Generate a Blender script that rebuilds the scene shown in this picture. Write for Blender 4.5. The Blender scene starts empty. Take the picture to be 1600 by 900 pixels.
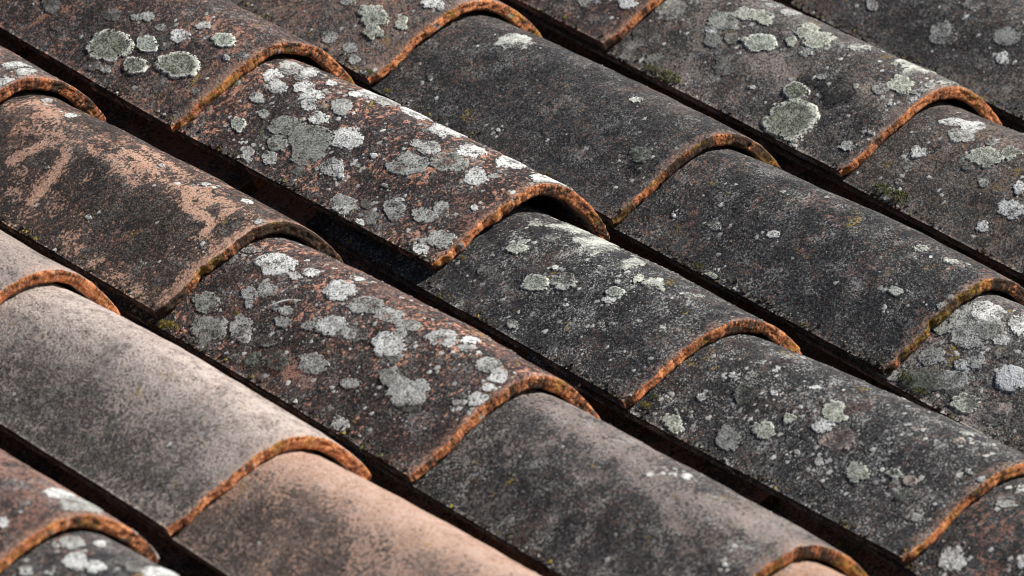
import bpy, math, random
import numpy as np
from mathutils import Matrix, Vector, noise

S = bpy.context.scene
C = S.collection
R = math.radians

# ------------------------------------------------------------------ camera, world, sun
PITCH = R(18)
ROOF = Matrix.Translation((0, 0, 3.2)) @ Matrix.Rotation(PITCH, 4, 'X')     # roof plane: x across, y up the slope, z out of the roof
cam_d = bpy.data.cameras.new('camera')
cam = bpy.data.objects.new('camera', cam_d)
C.objects.link(cam)
right = Vector((0.7848017390887913, -0.6122961149289747, 0.09581074034831596))
down = Vector((-0.17337083386447108, -0.3653288089012312, -0.9145913925638844))
fwd = Vector((0.5950031800657428, 0.701162127492416, -0.39286497258213515))
m = Matrix((right, -down, -fwd)).transposed().to_4x4()
m.translation = (-3.110580646900908, -3.66715293318528, 2.0277037701664664)
cam.matrix_world = ROOF @ m
cam_d.lens = 252.05
cam_d.sensor_width = 36
cam_d.clip_start = 0.1
cam_d.clip_end = 500
cam_d.dof.use_dof = True
cam_d.dof.focus_distance = 5.24
cam_d.dof.aperture_fstop = 13
S.camera = cam

SUN_ROOF = Vector((0.52, -0.34, 0.78)).normalized()
sun_w = (ROOF.to_3x3() @ SUN_ROOF).normalized()
w = bpy.data.worlds.new('World')
S.world = w
w.use_nodes = True
nt = w.node_tree
sky = nt.nodes.new('ShaderNodeTexSky')
sky.sky_type = 'NISHITA'
sky.sun_disc = False
sky.sun_elevation = math.asin(sun_w.z)
sky.sun_rotation = math.atan2(sun_w.x, sun_w.y)
bg = nt.nodes['Background']
nt.links.new(sky.outputs[0], bg.inputs[0])
bg.inputs[1].default_value = 0.052
sd = bpy.data.lights.new('sun', 'SUN')
sd.energy = 5.0
sd.angle = R(0.5)
sd.color = (1.0, 0.965, 0.92)
sun = bpy.data.objects.new('sun', sd)
C.objects.link(sun)
sun.rotation_euler = sun_w.to_track_quat('Z', 'Y').to_euler()
S.view_settings.view_transform = 'Standard'
S.view_settings.look = 'None'
S.view_settings.exposure = 0.48
S.view_settings.gamma = 1.0
S.cycles.filter_width = 1.05


# ------------------------------------------------------------------ materials
class NT:
    def __init__(self, name):
        self.mat = bpy.data.materials.new(name)
        self.mat.use_nodes = True
        self.t = self.mat.node_tree
        self.bsdf = self.t.nodes['Principled BSDF']
        self.out = self.t.nodes['Material Output']

    def n(self, kind, **kw):
        nd = self.t.nodes.new('ShaderNode' + kind)
        for k, v in kw.items():
            setattr(nd, k, v)
        return nd

    def put(self, sock, v):
        if isinstance(v, bpy.types.NodeSocket):
            self.t.links.new(v, sock)
        elif isinstance(v, (tuple, list)) and len(v) == 3 and sock.type == 'RGBA':
            sock.default_value = (*v, 1)
        else:
            sock.default_value = v

    def math(self, op, a, b=0.0, c=None, clamp=False):
        nd = self.n('Math', operation=op, use_clamp=clamp)
        self.put(nd.inputs[0], a)
        self.put(nd.inputs[1], b)
        if c is not None:
            self.put(nd.inputs[2], c)
        return nd.outputs[0]

    def mix(self, f, a, b):
        nd = self.n('Mix', data_type='RGBA')
        self.put(nd.inputs['Factor'], f)
        self.put(nd.inputs[6], a)
        self.put(nd.inputs[7], b)
        return nd.outputs[2]

    def step(self, v, lo, hi, a=0.0, b=1.0):
        nd = self.n('MapRange', interpolation_type='SMOOTHSTEP')
        self.put(nd.inputs[0], v)
        for i, x in enumerate((lo, hi, a, b)):
            self.put(nd.inputs[i + 1], x)
        return nd.outputs[0]

    def noise(self, vec, scale, detail=3, rough=0.55, dist=0.0):
        nd = self.n('TexNoise')
        self.put(nd.inputs['Vector'], vec)
        nd.inputs['Scale'].default_value = scale
        nd.inputs['Detail'].default_value = detail
        nd.inputs['Roughness'].default_value = rough
        nd.inputs['Distortion'].default_value = dist
        return nd.outputs[0]

    def vor(self, vec, scale, out='Distance', feature='F1'):
        nd = self.n('TexVoronoi', feature=feature)
        self.put(nd.inputs['Vector'], vec)
        nd.inputs['Scale'].default_value = scale
        return nd.outputs[out]

    def attr(self, name, out='Fac', kind='OBJECT'):
        nd = self.n('Attribute', attribute_name=name, attribute_type=kind)
        return nd.outputs[out]

    def coords(self):
        """object coordinates, shifted by the thing's own seed so no two pieces share a pattern"""
        tc = self.n('TexCoord')
        comb = self.n('CombineXYZ')
        s = self.attr('seed')
        self.put(comb.inputs[0], s)
        self.put(comb.inputs[1], self.math('MULTIPLY', s, 1.7))
        self.put(comb.inputs[2], self.math('MULTIPLY', s, -0.6))
        add = self.n('VectorMath', operation='ADD')
        self.put(add.inputs[0], tc.outputs['Object'])
        self.put(add.inputs[1], comb.outputs[0])
        return add.outputs[0]

    def uv(self):
        u = self.n('UVMap', uv_map='UVMap')
        s = self.n('SeparateXYZ')
        self.put(s.inputs[0], u.outputs[0])
        return s.outputs[0], s.outputs[1]

    def bump(self, h, strength, dist, prev=None):
        nd = self.n('Bump')
        nd.inputs['Strength'].default_value = strength
        nd.inputs['Distance'].default_value = dist
        self.put(nd.inputs['Height'], h)
        if prev is not None:
            self.put(nd.inputs['Normal'], prev)
        return nd.outputs[0]


def tile_material():
    g = NT('weathered_tile_clay')
    P = g.coords()
    us, uth = g.uv()                       # distance from the lip (m), position round the arch 0..1
    big = g.noise(P, 13, 3, 0.5)
    big2 = g.noise(P, 22, 4, 0.6, 0.6)
    med = g.noise(P, 70, 6, 0.68)
    fine = g.noise(P, 360, 3, 0.7)
    vf = g.noise(P, 900, 2, 0.6)
    # clay body
    clay = g.mix(g.step(g.math('MULTIPLY_ADD', fine, 0.5, g.math('MULTIPLY', med, 0.5)), 0.40, 0.60), g.attr('clay_a', 'Color'), g.attr('clay_b', 'Color'))
    clay = g.mix(g.step(vf, 0.52, 0.7, 0, 0.5), clay, g.mix(0.5, clay, (0.02, 0.016, 0.014)))
    # dark crust of algae and soot
    cr = g.math('MULTIPLY_ADD', big, 0.6, g.math('MULTIPLY_ADD', big2, 0.35, g.math('MULTIPLY_ADD', med, 0.75, g.math('MULTIPLY', fine, 1.1))))
    cr = g.math('SUBTRACT', cr, 1.4)
    cr = g.math('ADD', cr, g.math('MULTIPLY', g.attr('low_side'), g.math('SUBTRACT', uth, 0.5)))
    # scoured or sooty marks of this one tile
    cr = g.math('SUBTRACT', cr, g.math('MULTIPLY', g.attr('wear', 'Fac', 'GEOMETRY'), 0.42))
    thr = g.math('SUBTRACT', 0.5, g.attr('crust'))
    thr = g.math('MULTIPLY', thr, 0.7)
    wid = g.attr('soft')
    cover = g.n('MapRange', interpolation_type='SMOOTHSTEP')
    g.put(cover.inputs[0], cr)
    g.put(cover.inputs[1], g.math('SUBTRACT', thr, wid))
    g.put(cover.inputs[2], g.math('ADD', thr, wid))
    cover = cover.outputs[0]
    crust = g.mix(g.step(g.math('MULTIPLY_ADD', vf, 0.4, g.math('MULTIPLY', fine, 0.6)), 0.465, 0.55), g.attr('crust_a', 'Color'), g.attr('crust_b', 'Color'))
    crust = g.mix(g.step(big2, 0.45, 0.7, 0, 0.35), crust, g.attr('crust_b', 'Color'))
    col = g.mix(cover, clay, crust)
    # pale bloom (worn powdery film)
    bl = g.math('MULTIPLY', g.step(g.math('MULTIPLY_ADD', med, 0.6, g.math('MULTIPLY', big, 0.5)), 0.50, 0.66), g.step(fine, 0.38, 0.62))
    col = g.mix(g.math('MULTIPLY', bl, g.attr('bloom')), col, g.attr('bloom_col', 'Color'))
    # uneven soot, thicker in places
    soot = g.step(g.math('MULTIPLY_ADD', g.noise(P, 30, 4, 0.65), 0.6, g.math('MULTIPLY', g.noise(P, 120, 3, 0.6), 0.4)), 0.42, 0.58)
    col = g.mix(g.math('MULTIPLY', g.math('MULTIPLY', g.math('SUBTRACT', 1.0, soot), cover), 0.5), col, (0.010, 0.010, 0.011))
    # grains: dark pits and pale crystals
    col = g.mix(g.step(vf, 0.40, 0.30, 0, 0.55), col, (0.012, 0.011, 0.011))
    n1 = g.noise(P, 400, 4, 0.72)
    where = g.noise(P, 55, 3, 0.6)
    pale = g.step(g.math('MULTIPLY_ADD', g.math('SUBTRACT', where, 0.5), 0.45, n1), 0.585, 0.635)
    col = g.mix(g.math('MULTIPLY', pale, g.attr('speck')), col, (0.31, 0.305, 0.29))
    n2 = g.noise(P, 760, 3, 0.7)
    tiny = g.step(g.math('MULTIPLY_ADD', g.math('SUBTRACT', where, 0.5), 0.25, n2), 0.605, 0.645)
    col = g.mix(g.math('MULTIPLY', tiny, g.math('MULTIPLY', g.attr('speck'), 1.0)), col, (0.50, 0.49, 0.46))
    n3 = g.noise(P, 210, 5, 0.74)
    rust = g.step(g.math('MULTIPLY_ADD', g.math('SUBTRACT', big2, 0.5), 0.5, n3), 0.575, 0.615)
    col = g.mix(g.math('MULTIPLY', rust, g.attr('rust')), col, g.mix(g.step(fine, 0.4, 0.6), (0.68, 0.37, 0.26), (0.44, 0.19, 0.11)))
    # pores
    pores = g.step(g.math('MULTIPLY_ADD', g.math('SUBTRACT', med, 0.5), 0.4, g.noise(P, 520, 2, 0.6)), 0.40, 0.35)
    col = g.mix(g.math('MULTIPLY', pores, 0.75), col, (0.008, 0.008, 0.008))
    # film of clay showing through right at the worn lip
    worn = g.step(g.math('MULTIPLY_ADD', g.math('SUBTRACT', 0.55, med), 0.05, us), 0.012, 0.0, 0, 0.75)
    col = g.mix(g.math('MULTIPLY', worn, g.step(fine, 0.36, 0.6)), col, g.mix(fine, g.attr('clay_b', 'Color'), (0.40, 0.22, 0.14)))
    # mustard lichen dust, rare
    mu = g.math('MULTIPLY', g.step(g.noise(P, 40, 2), 0.66, 0.74), g.step(fine, 0.5, 0.62))
    col = g.mix(mu, col, (0.30, 0.20, 0.03))
    g.put(g.bsdf.inputs['Base Color'], col)
    g.put(g.bsdf.inputs['Roughness'], g.step(fine, 0.3, 0.7, 0.68, 0.95))
    g.bsdf.inputs['Specular IOR Level'].default_value = 0.2
    b = g.bump(med, 0.7, 0.0028)
    b = g.bump(fine, 0.9, 0.0013, b)
    b = g.bump(n2, 0.8, 0.0006, b)
    g.put(g.bsdf.inputs['Normal'], b)
    return g.mat


def lip_material():
    g = NT('broken_clay_edge')
    P = g.coords()
    us, uth = g.uv()
    med = g.noise(P, 60, 5, 0.65)
    fine = g.noise(P, 420, 4, 0.65)
    # drag marks: fine lines that run across the thickness, set by the position round the arch
    comb = g.n('CombineXYZ')
    g.put(comb.inputs[0], g.math('MULTIPLY', uth, 60.0))
    g.put(comb.inputs[1], g.math('MULTIPLY', fine, 0.9))
    g.put(comb.inputs[2], g.attr('seed'))
    drag = g.noise(comb.outputs[0], 1.6, 4, 0.7)
    col = g.mix(g.step(med, 0.36, 0.64), (0.56, 0.19, 0.07), (0.30, 0.10, 0.048))
    col = g.mix(g.step(fine, 0.5, 0.68, 0, 0.7), col, (0.62, 0.30, 0.13))
    gr = g.noise(P, 240, 4, 0.7)
    col = g.mix(g.step(gr, 0.53, 0.60, 0, 0.85), col, (0.82, 0.36, 0.16))
    col = g.mix(g.step(gr, 0.46, 0.40, 0, 0.85), col, (0.06, 0.03, 0.018))
    col = g.mix(g.step(g.noise(P, 90, 3), 0.64, 0.70), col, (0.30, 0.30, 0.27))
    grime = g.math('ADD', g.math('MULTIPLY', drag, 0.5), g.math('MULTIPLY', fine, 0.5))
    grime = g.math('ADD', grime, g.math('MULTIPLY', g.math('SUBTRACT', med, 0.5), 0.6))
    grime = g.math('ADD', grime, g.math('MULTIPLY', g.math('SUBTRACT', g.noise(P, 22, 2), 0.5), 0.5))
    thr = g.math('SUBTRACT', 0.625, g.attr('lip_grime'))
    gm = g.n('MapRange', interpolation_type='SMOOTHSTEP')
    g.put(gm.inputs[0], grime)
    g.put(gm.inputs[1], thr)
    g.put(gm.inputs[2], g.math('ADD', thr, 0.11))
    col = g.mix(gm.outputs[0], col, g.mix(fine, (0.02, 0.014, 0.01), (0.07, 0.04, 0.025)))
    yl = g.math('MULTIPLY', g.step(g.noise(P, 34, 3), 0.54, 0.64), g.step(fine, 0.42, 0.58))
    col = g.mix(g.math('MULTIPLY', yl, g.attr('lip_yellow')), col, (0.42, 0.25, 0.025))
    g.put(g.bsdf.inputs['Base Color'], col)
    g.bsdf.inputs['Roughness'].default_value = 0.9
    g.bsdf.inputs['Specular IOR Level'].default_value = 0.25
    b = g.bump(drag, 0.7, 0.0022)
    b = g.bump(fine, 1.0, 0.0018, b)
    g.put(g.bsdf.inputs['Normal'], b)
    return g.mat


def lichen_material():
    g = NT('crusty_lichen')
    P = g.coords()
    r, a = g.uv()                           # 0 at the heart of the patch, 1 at its rim
    fine = g.noise(P, 700, 3, 0.6)
    med = g.noise(P, 170, 4, 0.65)
    big = g.noise(P, 60, 3, 0.6)
    body = g.mix(g.step(g.math('ADD', g.math('MULTIPLY', med, 0.5), g.math('MULTIPLY', fine, 0.5)), 0.44, 0.56), g.attr('tone', 'Color'), g.attr('tone_b', 'Color'))
    # dark fruiting pits, gathered towards the older middle
    pit = g.noise(P, 560, 2, 0.6)
    holes = g.step(g.math('MULTIPLY_ADD', r, 0.05, g.math('MULTIPLY_ADD', g.math('SUBTRACT', med, 0.5), 0.35, pit)), 0.455, 0.41)
    body = g.mix(g.math('MULTIPLY', holes, g.attr('pits')), body, (0.035, 0.035, 0.03))
    gran = g.step(fine, 0.50, 0.40)
    inner = g.step(g.math('ADD', r, g.math('MULTIPLY', g.math('SUBTRACT', med, 0.5), 0.5)), 0.92, 0.62)
    body = g.mix(g.math('MULTIPLY', g.math('MULTIPLY', gran, inner), g.attr('heart')), body, (0.05, 0.052, 0.04))
    rim = g.step(g.math('ADD', r, g.math('MULTIPLY', g.math('SUBTRACT', med, 0.5), 0.35)), 0.68, 0.84)
    body = g.mix(g.math('MULTIPLY', rim, g.attr('rim')), body, g.attr('rim_col', 'Color'))
    g.put(g.bsdf.inputs['Base Color'], body)
    g.bsdf.inputs['Roughness'].default_value = 0.92
    g.bsdf.inputs['Specular IOR Level'].default_value = 0.2
    b = g.bump(med, 0.7, 0.0014)
    b = g.bump(fine, 0.9, 0.0009, b)
    g.put(g.bsdf.inputs['Normal'], b)
    # the thallus breaks up into islands near its rim and where it has been grazed
    e = g.math('MULTIPLY_ADD', g.math('SUBTRACT', med, 0.5), 1.9, g.math('MULTIPLY_ADD', g.math('SUBTRACT', fine, 0.5), 1.5, r))
    solid = g.step(e, 0.98, 0.90)
    gap = g.math('ADD', g.math('MULTIPLY', big, 0.5), g.math('MULTIPLY', fine, 0.5))
    thr = g.attr('fray')
    gp = g.n('MapRange', interpolation_type='SMOOTHSTEP')
    g.put(gp.inputs[0], gap)
    g.put(gp.inputs[1], g.math('SUBTRACT', thr, 0.03))
    g.put(gp.inputs[2], g.math('ADD', thr, 0.03))
    alpha = g.math('MULTIPLY', solid, g.math('SUBTRACT', 1.0, g.math('MULTIPLY', gp.outputs[0], 0.92)))
    g.put(g.bsdf.inputs['Alpha'], alpha)
    return g.mat


def plain_material(name, a, b, scale, rough=0.9, bump=0.0008):
    g = NT(name)
    tc = g.n('TexCoord')
    nz = g.noise(tc.outputs['Object'], scale, 5, 0.65)
    g.put(g.bsdf.inputs['Base Color'], g.mix(g.step(nz, 0.35, 0.65), a, b))
    g.bsdf.inputs['Roughness'].default_value = rough
    g.put(g.bsdf.inputs['Normal'], g.bump(nz, 0.7, bump))
    return g.mat


M_TILE = tile_material()
M_LIP = lip_material()
M_LICHEN = lichen_material()
M_SPECK = plain_material('lichen_dots', (0.20, 0.20, 0.185), (0.56, 0.55, 0.51), 90)
M_MOSS = plain_material('moss', (0.035, 0.05, 0.012), (0.13, 0.13, 0.03), 700)
M_YMOSS = plain_material('yellow_moss', (0.09, 0.08, 0.015), (0.34, 0.26, 0.03), 500)
M_DIRT = plain_material('channel_dirt', (0.03, 0.022, 0.016), (0.07, 0.05, 0.035), 120)
M_DECK = plain_material('old_boards', (0.06, 0.04, 0.025), (0.12, 0.08, 0.05), 60)
M_WHITE = plain_material('feather_white', (0.6, 0.6, 0.58), (0.75, 0.75, 0.72), 400)


# ------------------------------------------------------------------ the roof
def link(name, verts, faces, mats, parent, loc=(0, 0, 0), uvs=None, midx=None, smooth=True):
    me = bpy.data.meshes.new(name)
    me.from_pydata([tuple(v) for v in verts], [], faces)
    for mt in mats:
        me.materials.append(mt)
    if midx is not None:
        me.polygons.foreach_set('material_index', midx)
    if smooth:
        me.polygons.foreach_set('use_smooth', [True] * len(me.polygons))
    if uvs is not None:
        lay = me.uv_layers.new(name='UVMap')
        li = np.empty(len(me.loops), dtype=np.int32)
        me.loops.foreach_get('vertex_index', li)
        lay.data.foreach_set('uv', np.asarray(uvs, dtype=np.float32)[li].ravel())
    me.update()
    o = bpy.data.objects.new(name, me)
    C.objects.link(o)
    o.parent = parent
    o.location = loc
    return o


roof = bpy.data.objects.new('tiled_roof', None)
C.objects.link(roof)
roof.matrix_world = ROOF
roof['label'] = 'old sloping roof of weathered terracotta barrel tiles spotted with lichen'
roof['category'] = 'roof'
roof['kind'] = 'thing'

THICK = 0.0098
LEN = 0.405
PITCHX = 0.207

# each cover tile's lip: across, up the slope, lift, width, height of its arch
LIPS = {
    'A1': (-0.0006, 0.3064, 0.0000, 0.1762, 0.0524), 'A2': (0.0180, 0.0110, -0.0062, 0.1700, 0.0535),
    'A3': (-0.0066, -0.2400, 0.0, 0.1665, 0.0445), 'A4': (0.0042, -0.5281, 0.0017, 0.1695, 0.0511),
    'B0': (-0.2171, 0.3303, -0.0003, 0.1759, 0.0514), 'B1': (-0.2145, 0.0300, 0.0, 0.1700, 0.0515),
    'B2': (-0.2168, -0.2722, 0.0, 0.1710, 0.0550), 'B3': (-0.2144, -0.5596, 0.0, 0.1700, 0.0511),
    'C0': (-0.4159, 0.0269, -0.0002, 0.1740, 0.0530), 'C1': (-0.4132, -0.2655, 0.0, 0.1710, 0.0480),
    'D0': (-0.6197, -0.3052, 0.0004, 0.1741, 0.0500),
    'E0': (0.1958, 0.3225, -0.0001, 0.1738, 0.0494), 'E1': (0.1942, 0.0210, 0.0, 0.1710, 0.0525),
    'E2': (0.1956, -0.2812, -0.0005, 0.1628, 0.0547), 'F1': (0.4141, 0.0185, -0.0002, 0.1696, 0.0528),
    'F0': (0.4130, 0.3020, 0.0, 0.1730, 0.0515), 'F2': (0.4140, -0.2780, 0.0, 0.1700, 0.0520),
    'G1': (0.6190, 0.0120, 0.0, 0.1720, 0.0520), 'G0': (0.6200, 0.3250, 0.0, 0.1720, 0.0520),
    'A0': (0.0, 0.604, 0.0, 0.1720, 0.0520), 'A5': (0.003, -0.820, 0.0, 0.1720, 0.0520),
    'B4': (-0.2140, -0.852, 0.0, 0.1700, 0.0515), 'Bx': (-0.2160, 0.628, 0.0, 0.1700, 0.0515),
    'C2': (-0.4150, -0.5620, 0.0, 0.1715, 0.0510), 'Cx': (-0.4150, 0.3230, 0.0, 0.1715, 0.0510), 'C3': (-0.4150, -0.860, 0.0, 0.1715, 0.0510),
    'D1': (-0.6190, -0.5980, 0.0, 0.1730, 0.0510), 'Dx': (-0.6190, -0.0080, 0.0, 0.1730, 0.0510), 'D2': (-0.6190, -0.8950, 0.0, 0.1730, 0.0510),
    'Ex': (0.1960, 0.6180, 0.0, 0.1730, 0.0510), 'E3': (0.1960, -0.5780, 0.0, 0.1700, 0.0510), 'E4': (0.1960, -0.872, 0.0, 0.1700, 0.0510),
    'Fx': (0.4130, 0.5980, 0.0, 0.1730, 0.0510), 'F3': (0.4140, -0.5740, 0.0, 0.1700, 0.0510),
    'Gx': (0.6200, 0.6210, 0.0, 0.1720, 0.0510), 'G2': (0.6200, -0.2850, 0.0, 0.1720, 0.0510),
}
COLS = {
    'A': ['A0', 'A1', 'A2', 'A3', 'A4', 'A5'], 'B': ['Bx', 'B0', 'B1', 'B2', 'B3', 'B4'], 'C': ['Cx', 'C0', 'C1', 'C2', 'C3'],
    'D': ['Dx', 'D0', 'D1', 'D2'], 'E': ['Ex', 'E0', 'E1', 'E2', 'E3', 'E4'], 'F': ['Fx', 'F0', 'F1', 'F2', 'F3'], 'G': ['Gx', 'G0', 'G1', 'G2'],
}
GAP = {'A3': 0.0120, 'B1': 0.0035, 'F2': 0.0050, 'E1': 0.003, 'E2': 0.003, 'B0': 0.002}
DROP = {'A3': 0.0110, 'B2': 0.0135}
BULGE = {'C1': 0.0055, 'B2': 0.0045, 'A3': 0.002, 'B1': 0.002, 'E1': 0.002}      # handmade tiles belly up a little along their length
SHIFT = {'A3': -0.014}
ROLL = {'A2': -0.076}                      # a tile that leans down to its right

SEC = {}
for col, keys in COLS.items():
    for i, k in enumerate(keys):
        x, y, z, wd, h = LIPS[k]
        if i:
            cx, cy, cz, cw, ch = LIPS[keys[i - 1]]
        else:
            cx, cy, cz, cw, ch = x, y + 0.295, 0, 0.172, 0.052
        d = cy - y
        drop = DROP.get(k, 0.0105)
        half = cw / 2 - 0.0088 + (drop - 0.0085) * 0.8
        base = cz - drop
        crest = cz + ch - THICK - 0.001 - GAP.get(k, 0.0025)
        SEC[k] = dict(a0=wd / 2, b0=h, ka=(half - wd / 2) / d, kb=((crest - base) - h) / d, kx=(cx + SHIFT.get(k, 0) - x) / d, kz=(base - z) / d, d=d)


def section(k, s):
    q = SEC[k]
    t = min(max(s / q['d'], 0.0), 1.0)
    return q['a0'] + q['ka'] * s, q['b0'] + q['kb'] * s + BULGE.get(k, 0.003) * 4 * t * (1 - t), q['kx'] * s, q['kz'] * s


# height of a hand-formed arch across its width, from right foot to left foot
ARCH = [(1.0, 0.0), (0.93, 0.20), (0.80, 0.43), (0.64, 0.665), (0.48, 0.84), (0.30, 0.955), (0.12, 1.0), (-0.04, 0.965), (-0.20, 0.865), (-0.38, 0.70), (-0.55, 0.515),
        (-0.69, 0.345), (-0.87, 0.135), (-1.0, 0.0)]


def arch_table(n=120):
    u = np.array([p[0] for p in ARCH])[::-1]
    z = np.array([p[1] for p in ARCH])[::-1]
    uu = np.linspace(-1, 1, 801)
    zz = np.interp(uu, u, z)
    ker = np.hanning(61)
    ker /= ker.sum()
    lead = np.linspace(zz[1] * -30 + zz[0], zz[0], 31)[:-1]
    pad = np.concatenate([zz[0] + (np.arange(-30, 0)) * (zz[1] - zz[0]), zz, zz[-1] + np.arange(1, 31) * (zz[-1] - zz[-2])])
    zz = np.convolve(pad, ker, 'valid')
    l = np.concatenate([[0], np.cumsum(np.hypot(np.diff(uu) * 0.085, np.diff(zz) * 0.052))])
    l /= l[-1]
    t = np.linspace(0, 1, n + 1)
    return np.interp(t, l, uu)[::-1], np.interp(t, l, zz)[::-1]


AU, AZ = arch_table()


def profile(a, b, th):
    """one point of the arch and its outward normal; th runs from 0 (right foot) to pi (left foot)"""
    t = min(max(th / math.pi, 0.0), 1.0) * 120
    i = min(int(t), 119)
    f = t - i
    u = AU[i] + (AU[i + 1] - AU[i]) * f
    z = AZ[i] + (AZ[i + 1] - AZ[i]) * f
    i0, i1 = max(0, i - 1), min(120, i + 2)
    dx, dz = (AU[i1] - AU[i0]) * a, (AZ[i1] - AZ[i0]) * b
    l = math.hypot(dx, dz)
    return u * a, z * b, dz / l, -dx / l


def seed_of(k):
    return (sum(ord(c) * (7 + 13 * i) for i, c in enumerate(k)) % 97) * 0.37


def lumps(k, th, s):
    sd_ = seed_of(k)
    p = Vector((math.cos(th) * 0.085, s, sd_))
    n1 = noise.noise(p * 14)
    n2 = noise.noise(p * 45 + Vector((5, 3, 1)))
    n3 = noise.noise(p * 150 + Vector((9, 2, 7)))
    return n1 * 0.0016 + n2 * 0.00055 + n3 * 0.00022


def outer(k, th, s, lift=0.0):
    """point on the outer face of cover tile k, lifted along the surface normal"""
    a, b, cx, cz = section(k, s)
    sd_ = seed_of(k)
    a *= 1 + 0.013 * noise.noise(Vector((s * 11, sd_, 2 if th > 1.5 else 7))) + 0.006 * noise.noise(Vector((s * 45, sd_, 5 if th > 1.5 else 9)))
    x, z, nx, nz = profile(a, b, th)
    d = lumps(k, th, s) * min(1.0, 0.55 + z / b) + lift
    z += ROLL.get(k, 0.0) * x
    return Vector((cx + x + nx * d, s, cz + z + nz * d))


def lip_edge(k, th):
    """how far the broken lip strays from a straight cut"""
    sd_ = seed_of(k)
    n = noise.noise(Vector((th * 2.2, sd_, 0.3))) * 0.0020 + noise.noise(Vector((th * 9, sd_, 4.3))) * 0.0013
    n += noise.noise(Vector((th * 30, sd_, 8.3))) * 0.0009
    c = noise.noise(Vector((th * 5.5, sd_ + 3, 12.3)))
    n += -0.0012 + 0.0028 * max(0.0, (th - 2.9) / 0.24) ** 2 + 0.003 * max(0.0, (0.12 - th) / 0.12) ** 2
    if c > 0.42:
        n += (c - 0.42) * 0.009
    return n


# worn and sooty marks: tile -> (strength, half width in mm, points (place round the arch, distance from the lip))
MARKS = {
    'B1': [(0.68,4.0,[(2.72,0.187),(2.59,0.189),(2.49,0.19),(2.26,0.194),(2.01,0.2),(1.85,0.214),(1.79,0.23)]),(0.68,4.6,[(2.4,0.238),(2.28,0.236),(2.01,0.228),(1.93,0.218),(1.78,0.206),(1.8,0.181),(1.76,0.165),(1.83,0.142),(1.96,0.12)]),(0.68,4.0,[(1.96,0.12),(1.73,0.112),(1.67,0.09),(1.56,0.078),(1.79,0.071)]),(0.65,3.4,[(1.54,0.204),(1.57,0.17),(1.57,0.138),(1.73,0.112)]),(0.68,3.4,[(1.71,0.079),(1.89,0.06),(1.86,0.046),(1.89,0.033),(2.03,0.027)]),(0.55,4.0,[(1.5,0.056),(1.55,0.03),(1.69,0.033)]),(0.55,5.8,[(1.74,0.293),(1.47,0.283),(1.64,0.243),(1.54,0.22)]),(0.48,4.6,[(1.99,0.262),(1.91,0.244),(1.79,0.23)]),(0.28,8.0,[(1.71,0.262),(1.59,0.2),(1.57,0.123),(1.54,0.055),(1.44,0.002)]),(0.4,4.0,[(1.57,0.17),(1.23,0.191),(1.31,0.153),(1.44,0.102)]),(0.32,5.8,[(2.92,0.132),(2.97,0.103),(2.98,0.071),(3.08,0.014)]),(0.36,5.2,[(3.01,0.005),(2.25,0.003),(1.64,0.001)]),(0.42,10.0,[(1.79,0.247),(1.72,0.188),(1.72,0.117),(1.64,0.054)])],
    'B3': [(0.3375,8.0,[(1.51,0.263),(1.57,0.197),(1.67,0.116),(1.55,0.058),(1.43,0.003)]),(0.30000000000000004,5.0,[(2.2,0.248),(1.88,0.222),(1.5,0.23)]),(0.30000000000000004,5.0,[(1.74,0.158),(1.92,0.103),(2.29,0.044)]),(0.26249999999999996,4.5,[(2.11,0.185),(1.87,0.134),(1.53,0.107)]),(-0.07,15.0,[(2.59,0.249),(2.59,0.185),(2.67,0.125)]),(0.22499999999999998,8.0,[(2.0,0.045),(1.96,0.008)])],
    'C1': [(-0.14400000000000002,21.0,[(2.63,0.226),(2.59,0.144),(2.9,0.051),(2.87,0.001)]),(-0.09000000000000001,15.0,[(1.86,0.165),(2.01,0.042)]),(0.10800000000000001,18.0,[(1.73,0.267),(1.64,0.169),(1.46,0.089),(1.3,0.016)]),(0.054000000000000006,10.0,[(2.08,0.095),(2.19,0.049),(2.04,0.024)])],
    'C2': [(-0.2,17.0,[(2.94,0.27),(2.22,0.257),(2.04,0.227),(2.08,0.168)]),(-0.1,10.0,[(1.94,0.293),(1.97,0.269)]),(0.16000000000000003,15.0,[(1.67,0.286),(1.57,0.209),(1.36,0.128),(1.1,0.081)]),(-0.08000000000000002,8.0,[(1.62,0.162),(1.66,0.104)])],
    'E1': [(0.22,15.0,[(2.95,0.036),(2.69,0.031)]),(0.25,4.0,[(2.04,0.142),(2.06,0.121)]),(0.2,5.0,[(1.65,0.132),(1.66,0.116)])],
    'A4': [(0.3,4.5,[(1.53,0.218)]),(0.35,4.0,[(2.27,0.136),(2.35,0.118),(2.17,0.116)])],
    'E2': [(0.35,4.0,[(2.33,0.093),(2.36,0.077)]),(0.35,5.0,[(2.12,0.081),(2.11,0.065)]),(0.25,7.0,[(2.47,0.276),(2.23,0.273),(1.61,0.275)])],
    'F1': [(0.35,11.0,[(2.3,0.161),(2.34,0.12),(2.47,0.072)]),(0.3,8.0,[(2.06,0.062),(2.08,0.009)]),(-0.4,11.0,[(2.39,0.093),(2.17,0.077),(2.36,0.057)]),(-0.2,10.0,[(2.65,0.022),(2.65,0.052)])],
    'B2': [(0.4,4.5,[(2.78,0.188),(2.8,0.156),(2.85,0.144)]),(-0.3,11.0,[(2.57,0.212),(2.62,0.193)]),(0.4,4.5,[(2.01,0.045),(1.84,0.015)]),(-0.3,12.5,[(2.69,0.096),(2.9,0.049)])],
    'A2': [(0.35,4.5,[(2.75,0.053),(2.45,0.03)]),(-0.25,10.0,[(2.46,0.058),(2.46,0.102)])],
}



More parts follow.
